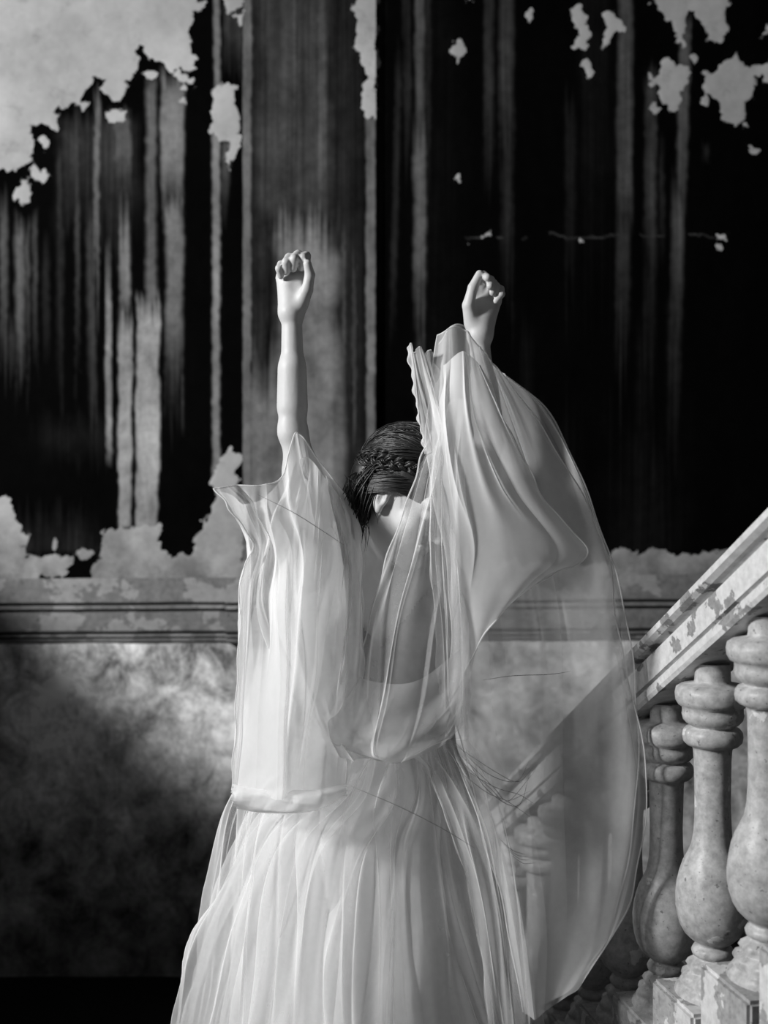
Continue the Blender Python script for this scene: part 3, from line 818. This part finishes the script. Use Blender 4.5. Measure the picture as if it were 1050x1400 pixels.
def folds(U_, V_, K_, seed, wmin=0.006, wmax=0.05, amp=1.0, drift=0.15, closed=False, lo=0.0):
    """random drapery folds: each starts and ends somewhere along v and wanders in u"""
    r = np.random.RandomState(seed); H = np.zeros(U_.shape); G = np.zeros(U_.shape)
    for k in range(K_):
        u0 = r.rand(); w = wmin*(wmax/wmin)**r.rand(); a = (r.rand()*0.8+0.35)*(1 if r.rand() < 0.62 else -0.8)
        dr = (r.rand()-0.5)*2*drift; v0 = r.rand()*0.75-0.35+lo; v1 = v0+0.3+r.rand()*0.9
        fan = 0.6+1.0*r.rand()
        env = np.clip((V_-v0)/0.2, 0, 1)*np.clip((v1-V_)/0.25, 0, 1); env = env*env*(3-2*env)
        du = U_-(u0+dr*(V_-v0)+(0.005 if closed else 0.02)*np.sin(V_*5+u0*40))
        if closed: du = (du+0.5) % 1.0-0.5
        ww = w*(0.6+fan*V_)
        z = np.abs(du)/ww
        pr = np.where(r.rand() < 0.5, np.exp(-z*z), np.exp(-1.2*z)*(1+0.6*z))
        s = (w/wmax)**0.55
        H += a*s*env*pr; G += a*s*env*pr*np.sign(r.rand()-0.5)*0.6
    return amp*H, amp*G


def sheet(name, rows, nu, nv, mat, parent, K_=40, amp=0.03, seed=1, wmin=0.006, wmax=0.05, drift=0.15, edge=0.06, lo=0.0, topfree=0.0, lab=None, hem=None, lat=0.7, flat=0.0):
    rows = [[np.array(P(*p)) for p in r] for r in rows]
    u = np.linspace(0, 1, nu); v = np.linspace(0, 1, nv)
    R_ = np.array([crom(r, u) for r in rows])                  # rows x nu x 3
    G_ = np.stack([crom(R_[:, j], v) for j in range(nu)], 1)   # nv x nu x 3
    V_, U_ = np.meshgrid(v, u, indexing='ij')
    H, L = folds(U_, V_, K_, seed, wmin, wmax, 1.0, drift, lo=lo)
    em = np.clip(np.minimum(U_, 1-U_)/edge, 0, 1)*(topfree+(1-topfree)*np.clip(V_/0.12, 0, 1))
    G_[..., 1] -= amp*H*em
    G_[..., 0] += amp*lat*L*em
    G_[..., 2] += amp*0.25*L*em
    rr = np.random.RandomState(seed+50)
    for f in range(5):
        fx, fz, p1 = rr.uniform(3, 14), rr.uniform(2, 9), rr.uniform(0, 6)
        wv = np.sin(fx*U_+fz*V_+p1)*amp*0.16
        G_[..., 1] += wv; G_[..., 0] += 0.5*wv*em*np.sin(p1)
    # frayed waviness of the free edges
    ed = np.clip(1-np.minimum(U_, 1-U_)/0.05, 0, 1)
    G_[..., 0] += ed*0.0035*np.sin(V_*37+seed)*np.sin(V_*13)
    o = big_mesh(name, G_.reshape(-1, 3)-WL, grid_quads(nv, nu), mat, parent)
    if lab: o['label'] = lab
    if hem:
        for side in hem:
            ln = {'l': G_[:, 0], 'r': G_[:, -1], 't': G_[0], 'b': G_[-1]}[side]
            tubes('hem', [[p for p in ln[::2]]], [0.0014], M_HEM, o, taper=False).parent = o
    return o


def rings(name, prof_, nu, nv, mat, parent, K_=60, amp=0.03, seed=1, wmin=0.004, wmax=0.03, drift=0.1, lab=None, lo=0.0):
    """closed drapery: prof_ rows are (py, left px, right px, centre depth, depth radius)"""
    u = np.arange(nu)/nu; v = np.linspace(0, 1, nv)
    arr = np.array(prof_, float)
    A = crom(np.c_[arr, np.zeros((len(arr), 1))][:, :5] if arr.shape[1] >= 5 else arr, v)
    V_, U_ = np.meshgrid(v, u, indexing='ij')
    th = 2*math.pi*U_
    py = A[:, 0][:, None]; Lx = A[:, 1][:, None]; Rx = A[:, 2][:, None]; Zc = A[:, 3][:, None]; Zr = A[:, 4][:, None]
    cxp = (Lx+Rx)/2; rx = (Rx-Lx)/2
    H, L = folds(U_, V_, K_, seed, wmin, wmax, 1.0, drift, True, lo)
    rad_ = 1.0
    Y_ = Zc-np.cos(th)*Zr
    X_ = (cxp-525)*Zc/FPX+np.sin(th)*rx*Zc/FPX
    Z_ = np.repeat(CAMZ-(py-700)*Zc/FPX, nu, 1)
    k = amp*H*(0.35+0.65*np.clip(V_*2.2, 0, 1))
    X_ = X_+np.sin(th)*k+np.cos(th)*L*amp*0.8
    Y_ = Y_-np.cos(th)*k+np.sin(th)*L*amp*0.8
    Z_ = np.maximum(Z_, 0.012)
    o = big_mesh(name, np.stack([X_, Y_, Z_], -1).reshape(-1, 3)-WL, grid_quads(nv, nu, True), mat, parent)
    if lab: o['label'] = lab
    return o


# skirt: lining, then two layers of tulle over it
rings('skirt_lining', [(1000, 482, 602, 2.28, 0.10), (1070, 455, 628, 2.27, 0.13), (1130, 405, 642, 2.26, 0.16), (1250, 365, 660, 2.25, 0.19), (1400, 345, 690, 2.25, 0.22), (1700, 320, 720, 2.25, 0.26), (1810, 310, 730, 2.25, 0.28)],
      420, 130, M_LIN, woman, 80, 0.034, 11, 0.006, 0.03, lab='opaque inner layer of the skirt')
rings('skirt', [(1000, 474, 608, 2.27, 0.12), (1060, 436, 636, 2.26, 0.16), (1120, 352, 652, 2.25, 0.20), (1220, 312, 678, 2.24, 0.23), (1320, 288, 694, 2.24, 0.26), (1400, 266, 716, 2.24, 0.28), (1700, 215, 770, 2.24, 0.33), (1810, 200, 780, 2.24, 0.35)],
      900, 150, M_T2, woman, 150, 0.040, 21, 0.003, 0.02, 0.03, lab='outer tulle of the skirt in long vertical folds')
rings('skirt_overlay', [(1000, 440, 610, 2.24, 0.13), (1060, 350, 636, 2.23, 0.18), (1120, 318, 652, 2.22, 0.21), (1220, 302, 672, 2.22, 0.245), (1320, 280, 690, 2.22, 0.275), (1400, 262, 712, 2.22, 0.30), (1700, 215, 760, 2.22, 0.34), (1810, 205, 770, 2.22, 0.36)],
      900, 150, M_T1, woman, 120, 0.040, 33, 0.0025, 0.025, 0.04, lab='second sheer layer over the skirt')

# cape over her right arm (left in the picture)
capeA = [[(292, 668, 2.00), (325, 664, 2.02), (362, 663, 2.03), (388, 650, 2.06), (408, 590, 2.12), (440, 634, 2.13), (478, 684, 2.14)],
         [(318, 700, 1.99), (345, 705, 2.00), (375, 705, 2.00), (402, 700, 2.02), (432, 670, 2.06), (462, 690, 2.08), (491, 712, 2.10)],
         [(344, 745, 2.00), (362, 750, 1.99), (385, 750, 1.98), (412, 745, 1.99), (440, 745, 2.01), (468, 748, 2.03), (495, 770, 2.06)],
         [(328, 800, 2.02), (352, 815, 2.00), (380, 820, 1.98), (408, 820, 1.97), (436, 825, 1.98), (466, 835, 2.00), (496, 860, 2.03)],
         [(326, 900, 2.04), (350, 905, 2.01), (378, 910, 1.99), (408, 915, 1.97), (438, 920, 1.97), (466, 930, 1.99), (494, 945, 2.02)],
         [(321, 1000, 2.05), (344, 1000, 2.02), (370, 1003, 2.00), (400, 1006, 1.98), (428, 1008, 1.98), (456, 1010, 1.99), (480, 1010, 2.02)],
         [(318, 1082, 2.05), (342, 1084, 2.02), (368, 1086, 1.99), (396, 1086, 1.97), (424, 1086, 1.97), (450, 1084, 1.98), (472, 1078, 2.00)]]
sheet('arm_cape', capeA, 380, 300, M_T2, woman, 34, 0.032, 5, 0.010, 0.10, 0.25, topfree=0.3, hem='tlr', lab='sheer cape of tulle hanging from her raised right elbow')
capeB = [[(330, 690, 2.30), (362, 680, 2.30), (395, 640, 2.28), (412, 596, 2.24), (446, 645, 2.24), (484, 694, 2.22)],
         [(338, 760, 2.32), (366, 760, 2.30), (398, 750, 2.30), (430, 740, 2.30), (462, 742, 2.18), (494, 760, 2.14)],
         [(330, 860, 2.30), (360, 870, 2.30), (395, 870, 2.30), (430, 870, 2.12), (464, 875, 2.10), (496, 880, 2.08)],
         [(325, 980, 2.30), (354, 985, 2.26), (386, 985, 2.14), (420, 985, 2.08), (450, 985, 2.06), (484, 985, 2.06)],
         [(320, 1090, 2.24), (350, 1095, 2.20), (384, 1096, 2.12), (416, 1096, 2.05), (446, 1094, 2.04), (474, 1088, 2.03)]]
sheet('cape_back', capeB, 320, 240, M_T3, woman, 30, 0.030, 15, 0.015, 0.10, 0.3, topfree=0.3, lab='back layer of the tulle cape')
# inner gathered layer of the cape, denser, between arm and waist
capeC = [[(398, 640, 2.08), (420, 625, 2.10), (446, 655, 2.10), (472, 690, 2.12)],
         [(366, 740, 2.06), (405, 745, 2.03), (448, 745, 2.03), (488, 758, 2.07)],
         [(358, 830, 2.05), (400, 840, 2.01), (448, 850, 2.01), (494, 870, 2.06)],
         [(388, 930, 2.04), (420, 940, 2.00), (456, 945, 2.00), (492, 960, 2.05)],
         [(428, 995, 2.02), (450, 1004, 1.99), (470, 1010, 1.99), (490, 1012, 2.03)],
         [(452, 1030, 2.03), (470, 1036, 2.00), (486, 1040, 2.00), (500, 1036, 2.03)]]
sheet('cape_gather', capeC, 260, 220, M_T3, woman, 40, 0.030, 25, 0.012, 0.09, 0.2, lab='gathered inner layer of the cape')
# added side panels of the cape that shade the chest, seen nearly edge on
sd1 = [[(300, 672, 2.02), (316, 676, 2.14), (332, 690, 2.30)], [(340, 742, 2.02), (340, 750, 2.16), (340, 760, 2.32)], [(330, 800, 2.03), (332, 830, 2.16), (334, 860, 2.30)], [(326, 900, 2.05), (328, 930, 2.17), (330, 940, 2.30)], [(320, 1080, 2.05), (320, 1084, 2.15), (322, 1088, 2.24)]]
sheet('cape_side', sd1, 90, 220, M_T2, woman, 12, 0.02, 37, 0.03, 0.15, 0.2, topfree=0.3, lab='outer side panel added to the tulle cape to shade her chest')
sd2 = [[(446, 650, 2.10), (450, 655, 2.18), (452, 660, 2.26)], [(470, 745, 2.05), (476, 750, 2.14), (474, 755, 2.22)], [(474, 840, 2.03), (482, 850, 2.11), (478, 860, 2.18)], [(470, 930, 2.03), (480, 935, 2.10), (476, 945, 2.17)], [(470, 1008, 2.02), (478, 1012, 2.08), (476, 1016, 2.15)]]
sheet('cape_shade_panel', sd2, 90, 220, M_T6, woman, 12, 0.02, 38, 0.03, 0.15, 0.2, topfree=0.3, lab='inner panel added to the cape to shade her chest')
# rolled band where the cape is turned under
bandp = [[(318, 1072, 2.04), (352, 1078, 2.00), (396, 1080, 1.96), (436, 1079, 1.965), (474, 1070, 2.0)],
         [(317, 1084, 2.02), (352, 1089, 1.98), (396, 1091, 1.94), (436, 1090, 1.945), (474, 1080, 1.98)],
         [(318, 1098, 2.03), (352, 1104, 1.99), (396, 1110, 1.95), (436, 1105, 1.955), (474, 1088, 1.99)],
         [(324, 1106, 2.07), (352, 1110, 2.03), (396, 1112, 1.99), (436, 1106, 1.99), (470, 1090, 2.02)]]
sheet('hem_band', bandp, 140, 30, M_T2, woman, 14, 0.006, 35, 0.02, 0.1, 0.2, topfree=1, lab='bright turned-up band of the cape hem')

# veil over her left arm (right in the picture)
swag = [[(590, 590, 2.08), (612, 575, 2.07), (640, 560, 2.08)],
        [(568, 650, 2.06), (600, 650, 2.04), (642, 650, 2.05)],
        [(536, 745, 2.04), (588, 750, 2.01), (645, 760, 2.02)],
        [(506, 840, 2.02), (570, 852, 1.98), (650, 860, 2.00)],
        [(488, 940, 2.01), (558, 955, 1.97), (645, 945, 1.99)],
        [(482, 990, 2.01), (545, 1020, 1.97), (628, 1000, 1.99)],
        [(492, 1012, 2.02), (545, 1036, 1.98), (604, 1016, 2.0)]]
sheet('veil_swag', swag, 260, 300, M_T4, woman, 16, 0.024, 45, 0.015, 0.12, 0.3, hem='l', lab='swag of tulle looped in front of the bodice')
vr = [[(598, 458, 2.13), (628, 448, 2.13), (662, 480, 2.13), (694, 520, 2.15)],
      [(584, 560, 2.08), (634, 545, 2.06), (690, 560, 2.10), (742, 588, 2.15)],
      [(588, 650, 2.06), (645, 640, 2.05), (720, 650, 2.09), (797, 678, 2.16)],
      [(606, 750, 2.06), (665, 760, 2.05), (748, 760, 2.09), (830, 768, 2.18)],
      [(618, 850, 2.06), (680, 860, 2.06), (768, 855, 2.10), (844, 860, 2.15)],
      [(614, 960, 2.06), (690, 960, 2.06), (780, 960, 2.11), (864, 960, 2.12)],
      [(640, 1045, 2.06), (708, 1070, 2.06), (792, 1080, 2.10), (884, 1075, 2.10)],
      [(662, 1150, 2.06), (728, 1180, 2.05), (800, 1190, 2.09), (872, 1180, 2.10)],
      [(690, 1250, 2.06), (740, 1280, 2.04), (798, 1290, 2.07), (848, 1260, 2.10)],
      [(716, 1385, 2.06), (740, 1386, 2.03), (768, 1366, 2.04), (806, 1326, 2.06)]]
sheet('veil', vr, 460, 420, M_T2, woman, 17, 0.028, 55, 0.012, 0.13, 0.3, topfree=0.4, hem='tlr', lab='wide sheer veil falling from her raised left wrist')
vb = [[(600, 470, 2.28), (618, 447, 2.26), (640, 449, 2.26), (672, 498, 2.26), (698, 518, 2.26)],
      [(590, 560, 2.34), (630, 560, 2.34), (680, 560, 2.34), (716, 560, 2.30), (744, 556, 2.28)],
      [(590, 660, 2.38), (640, 660, 2.38), (700, 660, 2.34), (760, 655, 2.28), (794, 650, 2.26)],
      [(600, 780, 2.38), (660, 780, 2.36), (730, 780, 2.30), (790, 775, 2.26), (834, 760, 2.23)],
      [(620, 900, 2.34), (680, 900, 2.30), (750, 900, 2.25), (815, 890, 2.18), (862, 880, 2.13)],
      [(640, 1030, 2.26), (700, 1030, 2.22), (760, 1030, 2.20), (830, 1020, 2.14), (872, 1000, 2.11)],
      [(660, 1150, 2.22), (710, 1170, 2.17), (760, 1180, 2.16), (815, 1170, 2.16), (862, 1150, 2.11)],
      [(690, 1270, 2.16), (725, 1290, 2.13), (765, 1300, 2.12), (805, 1285, 2.11), (838, 1262, 2.11)],
      [(714, 1376, 2.12), (732, 1382, 2.10), (752, 1374, 2.09), (774, 1356, 2.08), (800, 1328, 2.07)]]
sheet('veil_back', vb, 420, 360, M_T2, woman, 14, 0.028, 65, 0.012, 0.13, 0.25, topfree=0.3, hem='tr', lab='back layer of the veil behind the raised arm')
vi = [[(606, 500, 2.06), (634, 480, 2.05), (656, 500, 2.06)],
      [(602, 580, 2.00), (648, 570, 1.99), (700, 596, 2.01)],
      [(608, 660, 1.98), (675, 660, 1.97), (745, 682, 2.00)],
      [(622, 750, 1.97), (712, 745, 1.965), (803, 757, 2.01)],
      [(628, 830, 1.98), (684, 812, 1.97), (755, 785, 1.99)],
      [(632, 930, 1.99), (660, 870, 1.98), (700, 822, 1.985)]]
sheet('veil_overlay', vi, 300, 280, M_T5, woman, 12, 0.015, 75, 0.012, 0.12, 0.3, topfree=0.3, hem='rb', lab='short front layer of the veil with a slanting hem')
# gathered column of folds down the inner edge of the veil
vg = [[(606, 560, 2.06), (622, 545, 2.05), (640, 550, 2.05)],
      [(590, 640, 2.03), (612, 640, 2.02), (636, 640, 2.03)],
      [(588, 760, 2.01), (612, 760, 1.99), (640, 760, 2.00)],
      [(596, 880, 2.00), (618, 880, 1.98), (642, 880, 1.99)],
      [(600, 1000, 2.0), (618, 1010, 1.985), (640, 1010, 1.99)]]
sheet('veil_gather', vg, 160, 260, M_T1, woman, 22, 0.018, 85, 0.02, 0.12, 0.3, topfree=0.3, lab='bright gathered folds down the veil edge')
tuft = [[(557, 476, 2.10), (561, 470, 2.08), (567, 482, 2.11), (574, 474, 2.08), (581, 484, 2.11), (590, 478, 2.09)],
        [(566, 530, 2.09), (573, 530, 2.07), (580, 532, 2.10), (588, 530, 2.07), (596, 532, 2.10), (606, 528, 2.08)],
        [(574, 580, 2.08), (582, 580, 2.06), (590, 580, 2.09), (598, 578, 2.06), (606, 578, 2.09), (616, 570, 2.07)],
        [(582, 622, 2.07), (589, 618, 2.05), (596, 614, 2.07), (604, 610, 2.05), (612, 604, 2.07), (622, 596, 2.06)]]
sheet('veil_ruffle', tuft, 160, 120, M_T2, woman, 24, 0.010, 95, 0.015, 0.08, 0.2, topfree=1, hem='tl', lab='crumpled ruffle of tulle at the top of the veil')
sw2 = [[(462, 905, 2.03), (505, 930, 2.0), (570, 930, 1.985), (640, 880, 2.0)],
       [(440, 965, 2.01), (490, 985, 1.985), (560, 985, 1.97), (632, 945, 1.99)],
       [(436, 992, 2.01), (482, 1018, 1.985), (548, 1024, 1.97), (620, 992, 1.99)],
       [(446, 1004, 2.03), (486, 1028, 2.01), (545, 1042, 1.99), (608, 1016, 2.01)]]
sheet('swag_loop', sw2, 220, 120, M_T2, woman, 12, 0.014, 47, 0.03, 0.15, 0.2, topfree=0.3, lab='lower loop of the swag across her waist')
# lower swags that cross the skirt on the right
vl = [[(560, 1030, 2.02), (600, 1015, 2.0), (640, 1010, 2.0)],
      [(590, 1070, 2.02), (630, 1065, 2.0), (668, 1060, 2.0)],
      [(620, 1150, 2.02), (655, 1140, 2.0), (692, 1130, 2.0)],
      [(650, 1260, 2.02), (680, 1255, 2.0), (712, 1250, 2.0)],
      [(668, 1410, 2.02), (696, 1410, 2.0), (726, 1405, 2.0)]]
sheet('skirt_panel', vl, 160, 260, M_T1, woman, 24, 0.020, 105, 0.02, 0.1, 0.3, lab='loose panel of tulle on the right of the skirt')

# loose dark threads pulled out of the net
paths = []
for k in range(11):
    a = random.random()
    p = [(610+20*a, 1005+14*k*0.5, 1.975), (650+30*random.random(), 1050+20*a+4*k, 1.95), (690+20*random.random(), 1062+36*a+3*k, 1.94), (724+10*random.random(), 1100-70*random.random()+6*k, 1.93)]
    if k > 6: p = [(640+6*k, 1090+8*k, 1.97), (665+5*k, 1120+6*k, 1.95), (690+4*k, 1140+4*k, 1.94)]
    pts = np.array([np.array(P(*q_)) for q_ in p]); paths.append(list(crom(pts, np.linspace(0, 1, 24))))
p = np.array([np.array(P(*q_)) for q_ in [(352, 676, 1.955), (400, 700, 1.94), (440, 725, 1.95), (470, 745, 1.97)]]); paths.append(list(crom(p, np.linspace(0, 1, 24))))
p = np.array([np.array(P(*q_)) for q_ in [(480, 1075, 1.965), (540, 1100, 1.94), (600, 1130, 1.94), (650, 1160, 1.95)]]); paths.append(list(crom(p, np.linspace(0, 1, 24))))
p = np.array([np.array(P(*q_)) for q_ in [(660, 930, 2.0), (700, 924, 2.0), (750, 922, 2.02), (780, 918, 2.04)]]); paths.append(list(crom(p, np.linspace(0, 1, 24))))
tubes('loose_threads', paths, [0.0006]*len(paths), M_THREAD, woman, 'stuff')
